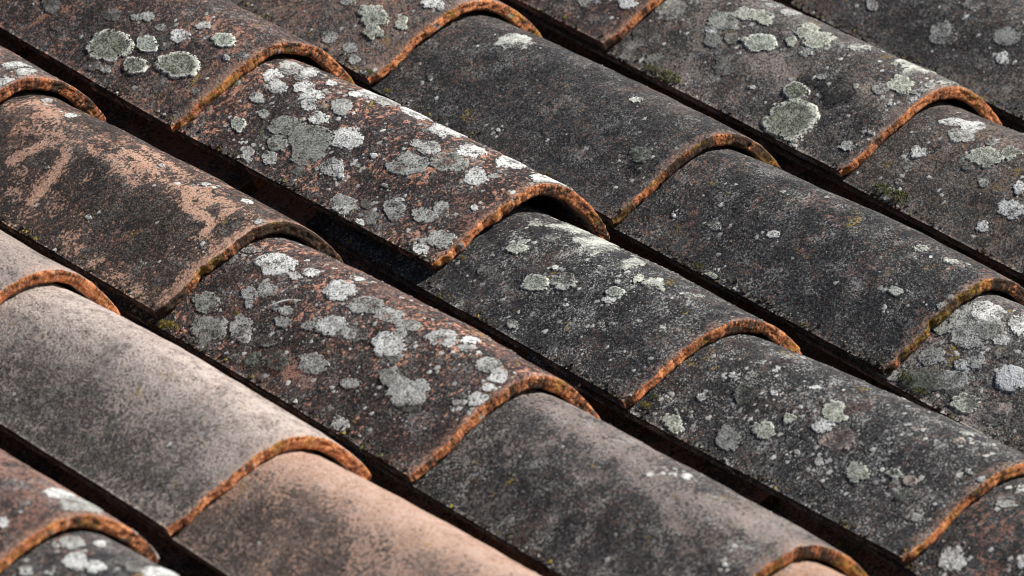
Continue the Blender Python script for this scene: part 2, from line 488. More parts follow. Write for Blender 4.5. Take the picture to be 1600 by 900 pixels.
def mark_at(k, th, s):
    """worn (+) or sooty (-) marks that this tile carries, each a band along a few points"""
    tot = 0.0
    for wt, rad, pts in MARKS.get(k, ()):
        best = 1e9
        ax, ay = th * 0.067, s
        for i in range(max(1, len(pts) - 1)):
            x1, y1 = pts[i][0] * 0.067, pts[i][1]
            x2, y2 = (pts[i + 1][0] * 0.067, pts[i + 1][1]) if len(pts) > 1 else (x1, y1)
            dx, dy = x2 - x1, y2 - y1
            l2 = dx * dx + dy * dy
            t = 0 if l2 < 1e-12 else max(0, min(1, ((ax - x1) * dx + (ay - y1) * dy) / l2))
            best = min(best, math.hypot(ax - x1 - t * dx, ay - y1 - t * dy))
        r = rad * 0.001
        if best < 2.5 * r:
            f = max(0.0, 1 - best / (2.5 * r))
            v = wt * f * f * (3 - 2 * f)
            if v > 0:
                tot = max(tot, min(v, wt)) if tot >= 0 else tot + v
            else:
                tot += v * (1 if tot <= 0 else 0.3)
    return tot


def cover_tile(k):
    x0, y0, z0, wd, h = LIPS[k]
    NA = 150 if k == 'B1' else 84
    sd_ = seed_of(k)
    outs = [0.0] + [LEN - (LEN - 0.0022) * (i / 112) ** 0.92 for i in range(1, 113)]
    outs[0] = LEN
    verts, uvs, marks = [], [], []
    path = None
    for ia in range(NA + 1):
        th = math.pi * ia / NA
        t = THICK * (1 + 0.14 * noise.noise(Vector((th * 3, sd_, 20))) - 0.16 * max(0.0, (th - 1.6) / 1.5))
        le = lip_edge(k, th)
        row = []
        for s in outs:
            f = max(0.0, 1 - s / 0.03)
            ss = s + le * f
            row.append((outer(k, th, ss), ss, 0))
        # rounded arris, broken face, inner arris
        for dy, dt in ((0.0008, -0.0004), (0.0002, -0.0011)):
            row.append((outer(k, th, le + dy, dt), 0.0, 0 if dt > -0.0008 else 1))
        for j in range(1, 9):
            q = j / 9
            rough = 0.0011 * noise.noise(Vector((th * 16, q * 2.5, sd_ + 31))) + 0.0006 * noise.noise(Vector((th * 55, q * 9, sd_ + 37)))
            row.append((outer(k, th, le + rough + 0.0006 * q, -0.0011 - (t - 0.002) * q), 0.0, 1))
        row.append((outer(k, th, le + 0.0012, -t), 0.0, 1))
        for s in (0.006, 0.02, 0.05, 0.1, 0.16, 0.22, 0.28, 0.34, LEN):
            row.append((outer(k, th, max(s, le + 0.003), -t), s, 0))
        if path is None:
            path = [p[2] for p in row]
        for p, s, _ in row:
            verts.append(p)
            uvs.append((s, ia / NA))
            marks.append(mark_at(k, th, s) if k in MARKS else 0.0)
    n = len(path)
    faces, mi = [], []
    for ia in range(NA):
        for j in range(n):
            j2 = (j + 1) % n
            a, b = ia * n + j, ia * n + j2
            faces.append((a, b, b + n, a + n))
            mi.append(1 if (path[j] and path[j2]) or (path[j2] and not path[j]) else 0)
    faces.append(tuple(range(n)))
    faces.append(tuple(reversed(range(NA * n, NA * n + n))))
    mi += [0, 0]
    o = link('cover_tile', verts, faces, [M_TILE, M_LIP], roof, (x0, y0, z0), uvs, mi)
    at = o.data.attributes.new('wear', 'FLOAT', 'POINT')
    at.data.foreach_set('value', marks)
    return o


BLACK = dict(clay_a=(0.12, 0.10, 0.09), clay_b=(0.23, 0.18, 0.155), crust_a=(0.008, 0.008, 0.009), crust_b=(0.064, 0.064, 0.066),
             crust=0.72, soft=0.055, bloom=0.25, bloom_col=(0.17, 0.16, 0.15), speck=0.5, rust=0.10, low_side=0.05, lip_grime=0.14, lip_yellow=0.5)


def look(**kw):
    d = dict(BLACK)
    d.update(kw)
    return d


RUSTY = dict(clay_a=(0.23, 0.12, 0.09), clay_b=(0.52, 0.28, 0.20), crust_a=(0.014, 0.011, 0.011), crust_b=(0.085, 0.062, 0.057))
LOOKS = {
    'A1': look(lip_grime=0.18, **{**RUSTY, 'clay_a': (0.18, 0.12, 0.095), 'clay_b': (0.44, 0.28, 0.21)}, crust=0.66, bloom=0.2, speck=0.5, rust=0.5),
    'A2': look(**RUSTY, crust=0.71, bloom=0.2, speck=0.5, rust=0.85),
    'A3': look(speck=0.9, crust=0.80, bloom=0.2, bloom_col=(0.16, 0.16, 0.155)),
    'A4': look(speck=1.0, crust=0.74, bloom=0.4, bloom_col=(0.17, 0.165, 0.155), rust=0.12),
    'A5': look(speck=0.5, crust=0.7, rust=0.35),
    'B0': look(**RUSTY, crust=0.6, bloom=0.4, rust=0.3),
    'B1': look(clay_a=(0.42, 0.25, 0.175), clay_b=(0.60, 0.37, 0.26), crust_a=(0.016, 0.013, 0.012), crust_b=(0.088, 0.065, 0.053), crust=0.73, soft=0.035, bloom=0.1, speck=0.3, rust=0.3, lip_grime=0.30),
    'B2': look(**RUSTY, crust=0.70, bloom=0.2, speck=0.5, rust=0.9, lip_yellow=0.7),
    'B3': look(clay_a=(0.17, 0.14, 0.125), clay_b=(0.36, 0.29, 0.255), crust=0.58, soft=0.05, bloom=0.3, bloom_col=(0.26, 0.225, 0.205), speck=0.7, low_side=0.32, lip_grime=0.22),
    'B4': look(clay_a=(0.42, 0.25, 0.17), clay_b=(0.5, 0.32, 0.23), crust=0.25, soft=0.12),
    'C0': look(clay_a=(0.26, 0.21, 0.185), clay_b=(0.47, 0.38, 0.33), crust_a=(0.05, 0.046, 0.042), crust_b=(0.17, 0.15, 0.135), crust=0.45, soft=0.07, bloom=0.4, bloom_col=(0.4, 0.32, 0.27), speck=0.2),
    'C1': look(clay_a=(0.29, 0.235, 0.205), clay_b=(0.58, 0.485, 0.43), crust_a=(0.03, 0.029, 0.027), crust_b=(0.16, 0.15, 0.135), crust=0.31, soft=0.06, bloom=0.5, bloom_col=(0.52, 0.435, 0.385), speck=0.2, low_side=0.55, lip_grime=0.04),
    'C2': look(clay_a=(0.42, 0.26, 0.185), clay_b=(0.52, 0.36, 0.285), crust_a=(0.035, 0.032, 0.029), crust_b=(0.15, 0.12, 0.105), crust=0.34, soft=0.06, bloom=0.5, bloom_col=(0.52, 0.35, 0.27), speck=0.2, low_side=0.55),
    'D0': look(**RUSTY, crust=0.58, bloom=0.2, rust=0.5, lip_grime=0.08),
    'D1': look(speck=0.6, rust=0.3, crust=0.66),
    'E0': look(clay_a=(0.19, 0.13, 0.105), clay_b=(0.33, 0.21, 0.16), crust=0.50, bloom=0.5, bloom_col=(0.24, 0.21, 0.18), rust=0.35, lip_yellow=0.9, lip_grime=0.06),
    'E1': look(crust=0.70, lip_grime=0.22, speck=0.45, rust=0.12, bloom=0.3, bloom_col=(0.17, 0.16, 0.15)),
    'E2': look(crust=0.76, speck=0.6, rust=0.2, bloom=0.3, lip_grime=0.28),
    'E3': look(clay_a=(0.20, 0.17, 0.15), clay_b=(0.40, 0.34, 0.30), crust=0.58, bloom=0.6, bloom_col=(0.34, 0.32, 0.28), speck=0.9, rust=0.2, lip_grime=0.2),
    'F0': look(**RUSTY, crust=0.6, bloom=0.3, rust=0.35),
    'F1': look(clay_a=(0.17, 0.14, 0.12), clay_b=(0.38, 0.30, 0.26), crust=0.60, soft=0.05, bloom=0.35, bloom_col=(0.30, 0.26, 0.225), speck=0.7, rust=0.15, lip_grime=0.08),
    'F2': look(clay_a=(0.15, 0.115, 0.09), clay_b=(0.26, 0.19, 0.155), crust=0.56, bloom=0.5, bloom_col=(0.2, 0.175, 0.15), speck=0.5, rust=0.2),
    'G1': look(clay_a=(0.15, 0.12, 0.10), clay_b=(0.24, 0.18, 0.15), crust=0.62, bloom=0.35, speck=0.5),
}
LABELS = {
    'A1': 'rust-flecked brown tile with large green ringed lichens',
    'A2': 'purplish brown tile crowded with grey lichen patches and orange flecks',
    'A3': 'charcoal tile with small white lichens under the raised dark arch',
    'A4': 'dark speckled tile with scattered pale rosette lichens',
    'B1': 'dark tile with a branching bare orange scar',
    'B2': 'reddish brown tile with many grey lichens and a white feather on it',
    'B3': 'grey-black tile with a pinkish pale streak along its crest',
    'C1': 'pale pinkish grey tile turning dark grey at its lower side',
    'C2': 'peach orange tile with sooty lower side',
    'E1': 'smooth dark grey tile with one pale lichen at its top',
    'E2': 'plain blackish grey tile with two tiny white lichens',
    'E3': 'tile mottled all over with whitish grey lichen',
    'B0': 'brown tile end with a mossy yellow-green lip at the left edge',
    'C0': 'pale grey-brown tile end with a clean orange lip',
    'D0': 'reddish tile end with orange lip above a white-spotted tile',
    'D1': 'black tile with white lichen patches under a reddish one',
    'A5': 'blackish tile with rust flecks and one white lichen under its orange-lipped neighbour',
    'E0': 'brownish tile with green lichens and a yellow-orange lip',
    'F0': 'rusty brown tile end beside the mottled tile',
    'F2': 'brown-black tile with pale lichens below an orange chipped lip',
    'G1': 'dark tile with three round grey lichens beyond the mottled row',
    'F1': 'mottled brown-grey tile with a big green lichen and black stain',
}
TILES = {}
DEFAULTS = ['A1', 'E1', 'F1', 'A3', 'B1', 'E2']
for k in LIPS:
    o = cover_tile(k)
    lk = LOOKS.get(k) or LOOKS[DEFAULTS[sum(map(ord, k)) % 6]]
    for n_, v in lk.items():
        o[n_] = v
    o['seed'] = seed_of(k)
    if k in LABELS:
        o['label'] = LABELS[k]
    TILES[k] = o

# channel tiles: hollow side up, between the cover rows
def channel_tile(xc, y0, sd_):
    NA, NS = 28, 40
    verts, uvs, faces, mi = [], [], [], []
    t = 0.011
    path = []
    for s in [0.41 - 0.41 * i / NS for i in range(NS)]:
        path.append((s, 0.0, 0))
    for q in (0.0, 0.08, 0.35, 0.65, 0.92, 1.0):
        path.append((0.0, q, 1))
    for s in (0.03, 0.12, 0.25, 0.41):
        path.append((s, 1.0, 0))
    for ia in range(NA + 1):
        th = math.pi * ia / NA
        for s, q, _ in path:
            a = 0.080 - 0.004 * s / 0.3
            b = 0.049
            up = -0.003 + 0.013 * (1 - s / 0.3)       # lower end rides on the next channel
            n_ = noise.noise(Vector((math.cos(th) * 2, s * 20, sd_))) * 0.001
            aa, bb = a + q * t - n_, b + q * t - n_
            ey = 0.0008 * noise.noise(Vector((th * 9, q * 3, sd_))) - (0.0015 if q in (0.0, 1.0) and s == 0 else 0) * -1
            verts.append(Vector((aa * math.cos(th), s + ey, up + 0.012 - bb * math.sin(th))))
            uvs.append((s, ia / NA))
    n = len(path)
    for ia in range(NA):
        for j in range(n):
            j2 = (j + 1) % n
            a, b = ia * n + j, ia * n + j2
            faces.append((a, a + n, b + n, b))
            mi.append(1 if path[j][2] and path[j2][2] else 0)
    faces.append(tuple(reversed(range(n))))
    faces.append(tuple(range(NA * n, NA * n + n)))
    mi += [0, 0]
    o = link('channel_tile', verts, faces, [M_TILE, M_LIP], roof, (xc, y0, -0.012), uvs, mi)
    for n_, v in look(clay_a=(0.19, 0.10, 0.075), clay_b=(0.33, 0.18, 0.135), crust_a=(0.012, 0.010, 0.009), crust_b=(0.065, 0.050, 0.042), crust=0.50, rust=0.15, speck=0.3, lip_grime=0.22, lip_yellow=0.1).items():
        o[n_] = v
    o['seed'] = sd_
    return o


colx = {'D': -0.6195, 'C': -0.4155, 'B': -0.2155, 'A': 0.0005, 'E': 0.1956, 'F': 0.4137, 'G': 0.6195}
order = ['D', 'C', 'B', 'A', 'E', 'F', 'G']
chan_y = {'D': (-0.90, -0.60, -0.30, 0.0), 'C': (-0.76, -0.465, -0.17, 0.125), 'B': (-0.97, -0.67, -0.365, -0.06, 0.245, 0.545), 'A': (-0.68, -0.385, -0.09, 0.205, 0.50),
          'E': (-0.68, -0.385, -0.09, 0.205, 0.50), 'F': (-0.32, -0.02, 0.275, 0.57)}
for i, c in enumerate(order[:-1]):
    xc = (colx[c] + colx[order[i + 1]]) / 2
    for j, y in enumerate(chan_y[c]):
        channel_tile(xc, y, 3.1 * i + 1.7 * j)

# boarding below
for i in range(16):
    y = -1.15 + i * 0.15
    x0, x1, y0, y1, z0, z1 = -0.85, 0.80, y, y + 0.146, -0.105, -0.083
    v = [(x0, y0, z0), (x1, y0, z0), (x1, y1, z0), (x0, y1, z0), (x0, y0, z1), (x1, y0, z1), (x1, y1, z1), (x0, y1, z1)]
    f = [(0, 3, 2, 1), (4, 5, 6, 7), (0, 1, 5, 4), (1, 2, 6, 5), (2, 3, 7, 6), (3, 0, 4, 7)]
    link('roof_board', v, f, [M_DECK], roof, smooth=False)

# lichens: tile -> (place round the arch, distance from the lip, two radii in mm, turn, kind)
LICHENS = {
    'A1': [(2.654,0.126,24.0,15.1,-1.61,'G'),(2.435,0.0498,21.7,12.7,-1.76,'G'),(2.717,0.085,13.1,7.8,-1.65,'G'),(1.888,0.0382,11.7,7.6,-1.66,'R'),(2.122,0.0746,10.1,6.7,-1.62,'w'),(2.412,0.0942,11.9,7.4,-1.49,'R'),(2.287,0.0802,10.4,6.8,-1.49,'d'),(2.091,0.1202,7.5,4.5,-1.62,'g'),(2.185,0.1281,6.1,3.4,-1.63,'g'),(1.849,0.0679,7.0,4.4,-1.9,'g'),(2.138,0.0977,5.5,3.2,-1.68,'g'),(2.294,0.1539,11.1,6.2,-1.71,'d'),(2.568,0.2119,9.4,5.9,-1.5,'d'),(2.529,0.218,8.9,5.4,-1.72,'d'),(2.928,0.1084,6.5,3.8,-1.47,'g'),(2.756,0.049,11.9,6.3,2.06,'d'),(1.958,0.0067,5.6,3.6,-1.67,'g'),(2.068,0.0184,4.2,2.6,1.84,'g'),(2.623,0.0127,4.9,2.9,-1.35,'d'),(2.959,0.1224,9.0,5.2,1.84,'d'),(2.099,0.0528,3.8,2.3,-1.77,'k'),(2.795,0.191,4.6,2.6,-1.72,'d')],
    'A2': [(1.849,0.2748,12.1,6.8,2.11,'w'),(1.966,0.2586,9.8,6.5,1.87,'w'),(1.528,0.277,16.2,8.5,2.25,'g'),(1.457,0.2618,12.1,6.4,2.37,'w'),(1.794,0.2411,8.9,7.0,-1.59,'w'),(1.864,0.2268,10.8,7.0,-1.7,'w'),(2.005,0.2208,8.2,5.5,1.81,'w'),(1.489,0.2333,7.3,4.2,2.29,'w'),(1.536,0.204,5.2,4.2,2.23,'w'),(2.24,0.264,7.4,5.0,-1.43,'g'),(2.412,0.2452,5.7,3.8,1.89,'g'),(2.686,0.256,8.9,5.4,1.98,'R'),(2.427,0.2182,16.8,10.7,-1.72,'m'),(2.138,0.201,9.6,6.5,-1.53,'w'),(2.451,0.1864,21.1,13.9,-1.48,'m'),(2.216,0.1609,14.9,10.0,-1.57,'w'),(1.825,0.196,12.1,7.6,2.02,'g'),(2.678,0.2105,10.1,6.8,-1.4,'m'),(2.913,0.2033,8.8,5.0,2.08,'g'),(2.67,0.1791,12.9,8.8,-1.47,'m'),(2.647,0.1485,11.1,7.4,-1.52,'g'),(2.693,0.1362,4.0,2.8,-1.56,'g'),(2.999,0.2237,9.4,5.0,2.17,'g'),(2.881,0.1747,9.1,6.1,-1.38,'d'),(1.676,0.2538,5.6,4.6,1.7,'g'),(2.216,0.162,14.5,9.8,-1.41,'w'),(1.825,0.1959,11.5,7.5,1.98,'g'),(1.504,0.2028,5.6,4.9,2.86,'w'),(1.27,0.2042,18.7,9.8,2.43,'w'),(1.254,0.1856,17.7,9.3,2.58,'g'),(1.105,0.1639,24.0,12.6,2.44,'w'),(1.489,0.1168,4.5,3.9,-2.32,'w'),(1.254,0.1171,24.0,12.6,2.44,'w'),(2.584,0.147,7.8,4.1,2.16,'w'),(2.686,0.1356,3.8,2.7,-1.41,'w'),(1.849,0.1097,5.9,4.5,1.72,'g'),(1.817,0.0967,9.7,7.8,-1.62,'g'),(2.154,0.0962,17.5,11.0,-1.78,'g'),(1.856,0.0699,14.8,11.0,-1.81,'m'),(1.52,0.0717,11.2,10.1,-2.52,'w'),(1.864,0.041,12.0,8.7,1.97,'w'),(1.262,0.0465,20.3,10.7,2.59,'w'),(1.317,0.0116,12.4,6.5,2.72,'w'),(2.255,0.1286,3.7,2.6,-1.53,'w'),(2.529,0.0965,3.2,2.0,-1.7,'g'),(1.731,0.0311,4.0,3.5,-1.76,'g'),(2.936,0.1196,5.9,3.8,-1.72,'g'),(2.607,0.0741,4.5,2.4,-1.95,'g'),(3.006,0.109,12.6,8.6,-1.54,'g'),(3.014,0.1123,12.2,8.3,-1.45,'g'),(3.1,0.0855,5.0,3.1,1.8,'w'),(2.983,0.0838,10.2,6.9,1.79,'d'),(2.85,0.0954,5.4,3.7,1.83,'d'),(2.748,0.0705,11.6,7.5,1.91,'g'),(2.647,0.0442,11.1,7.1,-1.71,'g'),(2.467,0.0361,9.4,5.5,2.1,'g'),(2.255,0.0153,4.0,2.9,-1.48,'w'),(2.811,0.0139,11.8,8.3,-1.6,'g'),(3.061,0.0189,9.3,6.0,1.99,'w'),(2.928,0.0224,5.9,4.1,-1.62,'g'),(1.395,0.0006,8.0,4.2,2.84,'w2'),(1.184,0.0007,24.0,12.6,2.36,'w')],
    'E0': [(2.913,0.071,9.5,6.0,-1.58,'g'),(2.905,0.0439,8.0,5.1,-1.57,'g'),(3.022,0.0288,6.5,4.3,-1.54,'g'),(2.404,0.0518,15.5,9.8,-1.54,'r'),(2.584,0.0379,10.3,6.6,-1.58,'r'),(2.302,0.0234,8.5,5.2,1.95,'r'),(2.905,0.0437,8.0,5.1,-1.57,'d'),(3.014,0.0278,10.2,6.6,1.8,'d'),(1.856,0.0183,9.3,6.1,-1.81,'w'),(1.872,0.0055,4.0,2.8,-1.78,'g'),(2.404,0.0879,5.3,2.8,-1.81,'g'),(3.108,0.008,5.8,3.2,-1.48,'g'),(1.41,0.0007,6.2,3.5,2.74,'g')],
    'B0': [(1.708,0.0039,8.4,6.1,-1.92,'g'),(1.802,-0.0011,5.6,3.3,-2.0,'g'),(1.45,0.0072,4.9,3.5,2.99,'g'),(1.356,0.0264,11.1,5.8,2.97,'g'),(1.348,0.0121,10.5,5.5,2.81,'g')],
    'B1': [(1.426,0.2458,5.8,4.6,2.71,'w'),(1.489,0.1271,4.2,2.6,2.25,'w'),(2.279,0.2048,3.2,2.0,-1.57,'g'),(1.324,0.285,7.5,4.0,2.44,'g'),(1.41,0.0799,5.2,3.3,2.75,'g'),(2.576,0.128,4.0,2.3,-1.64,'g'),(2.733,0.0505,2.7,1.7,-1.58,'g'),(1.27,0.0437,7.8,4.1,2.54,'w'),(1.551,0.0034,4.4,4.0,1.77,'g'),(2.208,0.0164,2.8,1.8,-1.68,'g')],
    'E1': [(1.559,0.2356,15.4,13.1,1.68,'w2'),(1.888,0.2266,9.4,5.9,1.93,'d'),(1.583,0.0874,5.5,4.1,-2.21,'w2'),(2.834,0.1643,2.4,1.6,-1.42,'w'),(2.631,0.2663,3.7,1.9,2.19,'g'),(2.271,0.0296,11.1,7.2,1.89,'s'),(2.373,0.0196,12.5,8.3,-1.67,'k'),(2.506,0.0248,7.3,4.7,-1.66,'k')],
    'F0': [(2.74,0.052,10.9,5.7,-1.86,'g'),(2.521,0.0171,9.8,6.4,-1.57,'w')],
    'F1': [(2.154,0.2776,16.1,10.0,1.89,'g'),(2.662,0.2705,15.4,9.9,-1.34,'d'),(2.936,0.2691,13.1,8.5,-1.51,'d'),(3.124,0.2673,10.5,5.5,-1.81,'d'),(2.944,0.2399,12.2,8.1,-1.4,'d'),(2.725,0.2328,9.6,6.2,-1.48,'d'),(2.115,0.2757,16.3,10.0,1.92,'d'),(2.028,0.2204,16.0,10.0,-1.54,'m'),(1.778,0.2111,12.7,8.5,-1.6,'r'),(1.731,0.1953,11.3,7.8,-1.5,'r'),(2.208,0.2203,6.0,3.6,-1.57,'w'),(2.334,0.2103,10.3,6.5,-1.33,'m'),(2.208,0.1953,8.0,5.2,1.87,'m'),(2.091,0.1683,14.6,9.7,-1.72,'R'),(2.146,0.1849,4.3,2.4,-1.75,'r'),(2.467,0.1886,11.0,6.9,1.96,'d'),(2.623,0.1768,9.3,6.1,-1.5,'d'),(1.77,0.185,6.2,4.5,-1.56,'r'),(1.622,0.1469,13.6,8.6,2.2,'r'),(1.653,0.1315,15.4,12.0,-1.66,'r'),(1.927,0.1253,7.2,4.8,-1.62,'w2'),(1.872,0.1463,6.7,4.1,2.02,'r'),(2.099,0.1237,10.9,6.6,-1.67,'d'),(1.473,0.0945,8.9,6.1,-2.76,'w2'),(1.34,0.0557,10.9,5.8,2.95,'w2'),(1.215,0.0422,24.0,12.6,2.61,'w2'),(1.324,0.1875,14.7,7.7,2.69,'g'),(1.277,0.2094,11.3,6.0,2.76,'g'),(2.842,0.0815,24.0,19.4,-1.51,'G'),(2.467,0.0991,12.3,7.9,-1.48,'G'),(2.67,0.0734,13.0,8.8,-1.36,'G'),(2.224,0.0689,19.1,13.0,-1.6,'k'),(2.271,0.0982,10.8,5.7,-1.76,'k'),(2.404,0.0673,11.3,7.8,-1.46,'k'),(2.154,0.0902,5.0,2.8,-1.78,'g'),(2.67,0.1394,3.2,2.1,-1.54,'w'),(3.132,0.0591,5.7,3.0,-1.86,'w'),(1.755,0.0273,12.0,9.4,-1.47,'r'),(1.942,0.036,7.6,5.5,-1.62,'g'),(1.723,0.0038,8.9,5.5,-1.93,'g'),(1.262,0.0082,11.1,5.8,2.99,'w2'),(1.536,0.0086,5.1,4.7,-2.51,'g'),(2.06,0.0157,3.4,2.1,-1.9,'w'),(2.521,0.0068,3.9,2.5,-1.64,'g'),(2.811,0.0154,7.2,4.8,-1.5,'g'),(2.068,0.0563,3.5,2.5,-1.42,'g'),(1.864,0.0008,4.9,3.4,-1.63,'w')],
    'G1': [(2.584,0.1623,14.9,10.0,-1.36,'g2'),(2.248,0.1079,12.7,9.2,-1.55,'d2'),(2.521,0.0938,8.4,5.3,2.05,'w'),(2.639,0.2465,7.1,4.6,1.99,'g'),(2.044,0.1616,9.7,6.1,-1.72,'d2')],
    'F2': [(1.661,0.2653,12.2,6.4,-2.12,'w'),(1.598,0.2489,9.9,8.8,-1.69,'w'),(1.833,0.2457,11.5,8.3,-1.68,'g'),(1.755,0.2167,4.9,3.1,-1.8,'g'),(2.31,0.264,8.1,5.5,-1.52,'w'),(1.974,0.2085,15.6,9.7,-1.68,'r'),(1.755,0.1949,9.5,6.4,1.99,'r'),(2.31,0.1887,5.8,3.9,-1.37,'g'),(2.169,0.1567,6.7,4.2,1.98,'w'),(2.075,0.2732,6.2,4.3,-1.39,'d'),(2.553,0.2629,5.3,3.6,-1.46,'d'),(2.959,0.2671,6.6,4.5,1.85,'d'),(2.803,0.256,4.3,2.9,1.87,'g'),(3.069,0.2546,5.8,3.2,-1.89,'g'),(2.201,0.2141,5.6,3.8,1.84,'d'),(2.451,0.146,13.5,8.7,-1.63,'w'),(2.834,0.1558,7.1,4.8,-1.35,'w'),(2.999,0.2646,5.6,3.8,1.83,'d'),(2.185,0.1556,7.0,4.7,1.82,'g')],
    'B2': [(1.786,0.2636,17.4,11.3,-1.69,'w'),(1.825,0.2374,6.2,3.8,-1.62,'w'),(1.692,0.2306,7.7,5.2,-1.65,'w'),(2.138,0.2458,10.3,6.5,1.82,'g'),(2.287,0.2562,8.8,5.4,-1.47,'g'),(2.388,0.2475,6.4,3.4,2.06,'g'),(2.607,0.2847,14.5,8.8,-1.5,'m'),(2.866,0.2623,16.7,10.1,-1.58,'m'),(2.725,0.2575,7.2,4.4,-1.44,'g'),(2.678,0.2354,13.6,8.7,1.85,'g'),(1.739,0.1945,13.5,8.9,-1.67,'w'),(2.287,0.2251,4.3,2.8,-1.49,'g'),(2.255,0.2153,6.7,3.9,-1.76,'g'),(2.381,0.2088,8.2,4.8,-1.71,'g'),(2.161,0.1692,14.7,8.7,-1.64,'w'),(2.138,0.149,7.0,4.7,-1.55,'w'),(2.287,0.1869,7.1,3.8,-1.73,'g'),(2.631,0.1552,13.4,8.5,-1.51,'g'),(2.803,0.1823,10.9,6.8,-1.51,'s'),(2.92,0.2014,10.2,6.6,-1.38,'s'),(1.833,0.1657,6.8,4.5,-1.57,'w'),(2.615,0.1122,6.8,3.6,-1.84,'g'),(1.762,0.2964,7.6,4.0,-2.07,'g'),(3.077,0.2541,11.8,6.2,-1.92,'d'),(2.67,0.2069,7.2,4.4,-1.63,'d'),(3.108,0.2656,8.1,4.3,-1.78,'d'),(2.999,0.2192,6.0,3.5,-1.78,'d'),(1.669,0.1947,11.9,8.7,1.72,'w'),(1.794,0.1909,8.6,5.9,-1.59,'w'),(1.739,0.161,14.3,8.9,-1.82,'g'),(1.708,0.1361,11.2,7.6,-1.78,'g'),(1.41,0.1971,5.5,3.1,2.73,'w'),(1.708,0.1156,10.6,6.0,-2.01,'g'),(2.028,0.1115,15.7,10.5,-1.58,'w'),(1.849,0.1125,5.9,4.1,-1.57,'g'),(1.856,0.1003,5.1,3.6,-1.53,'d'),(2.138,0.163,11.2,6.8,1.89,'g'),(2.13,0.1456,13.3,7.0,-1.98,'d'),(1.629,0.0826,11.9,9.8,-1.85,'g'),(1.434,0.0686,7.4,5.6,2.82,'w'),(1.559,0.0605,6.6,5.5,-2.15,'g'),(2.146,0.0967,5.5,3.6,-1.5,'d'),(1.622,0.0322,9.8,8.5,1.6,'g'),(1.669,0.0157,8.2,6.0,1.96,'g'),(2.341,0.0865,9.5,6.1,1.87,'m'),(2.334,0.0744,7.6,4.8,-1.75,'g'),(2.615,0.113,7.9,4.1,-1.9,'g'),(2.232,0.0591,8.2,4.3,-1.89,'g'),(1.919,0.0631,2.7,1.7,-1.69,'d'),(1.747,0.0574,3.8,2.8,-1.81,'d'),(2.607,0.1121,8.4,4.4,-1.85,'g'),(2.388,0.0609,18.8,11.4,-1.81,'g'),(2.349,0.0755,9.8,6.4,-1.67,'g'),(2.498,0.0524,9.2,4.9,-1.89,'d'),(1.716,0.0132,7.3,4.7,-2.01,'w'),(1.864,0.0104,5.9,4.0,-1.87,'w'),(2.044,0.0075,9.0,6.1,-1.59,'w'),(2.193,0.0187,4.6,3.0,-1.7,'g'),(3.046,0.0892,8.9,5.8,-1.41,'g'),(2.357,0.0877,5.9,3.3,-1.78,'g'),(2.107,0.0219,4.5,2.8,-1.81,'d')],
    'A3': [(1.504,0.2311,6.8,5.9,2.15,'w2'),(1.27,0.2195,12.5,6.6,2.5,'w2'),(2.028,0.2135,9.4,5.4,-1.74,'r'),(1.911,0.2146,4.5,2.8,-1.67,'w2'),(1.669,0.2003,5.8,4.3,1.78,'d'),(1.105,0.1972,24.0,12.6,2.41,'w2'),(1.309,0.169,21.5,13.7,2.6,'w2'),(1.418,0.1235,14.2,8.5,2.57,'w2'),(2.506,0.2154,10.3,6.3,1.86,'d'),(2.036,0.1658,3.6,2.4,-1.41,'w'),(2.349,0.1663,13.4,7.8,-1.65,'R'),(2.146,0.1483,12.3,7.6,-1.7,'w2'),(1.629,0.0964,6.0,4.8,2.01,'r'),(1.567,0.0817,9.1,7.8,1.75,'w2'),(1.958,0.0987,8.2,4.6,-1.83,'R'),(2.075,0.0953,5.9,3.8,-1.57,'w'),(1.825,0.1059,2.4,1.5,-1.72,'w2'),(1.473,0.0521,3.9,3.8,-2.58,'w2'),(2.443,0.1276,2.9,1.8,-1.68,'g'),(2.975,0.1482,6.3,4.0,-1.38,'g'),(2.357,0.073,3.5,2.0,-1.81,'g'),(2.083,0.0331,3.1,2.1,-1.66,'g'),(1.653,0.1766,3.6,2.6,-1.87,'d'),(1.004,0.2176,22.1,11.6,2.46,'w2'),(1.465,0.0519,4.8,4.5,2.68,'w2'),(1.301,0.05,5.6,3.0,2.62,'w2')],
    'E2': [(2.514,0.2314,6.4,4.2,-1.53,'w2'),(2.294,0.1794,5.8,3.6,-1.76,'w'),(2.232,0.0458,6.6,3.8,-1.87,'w2'),(1.551,0.0658,5.8,3.8,-2.29,'w2'),(2.631,0.2712,2.6,1.6,1.95,'w'),(3.108,0.1951,6.1,3.2,-1.69,'r'),(1.489,0.037,5.8,3.6,-2.48,'w2'),(2.122,0.0001,7.2,4.3,-1.88,'m')],
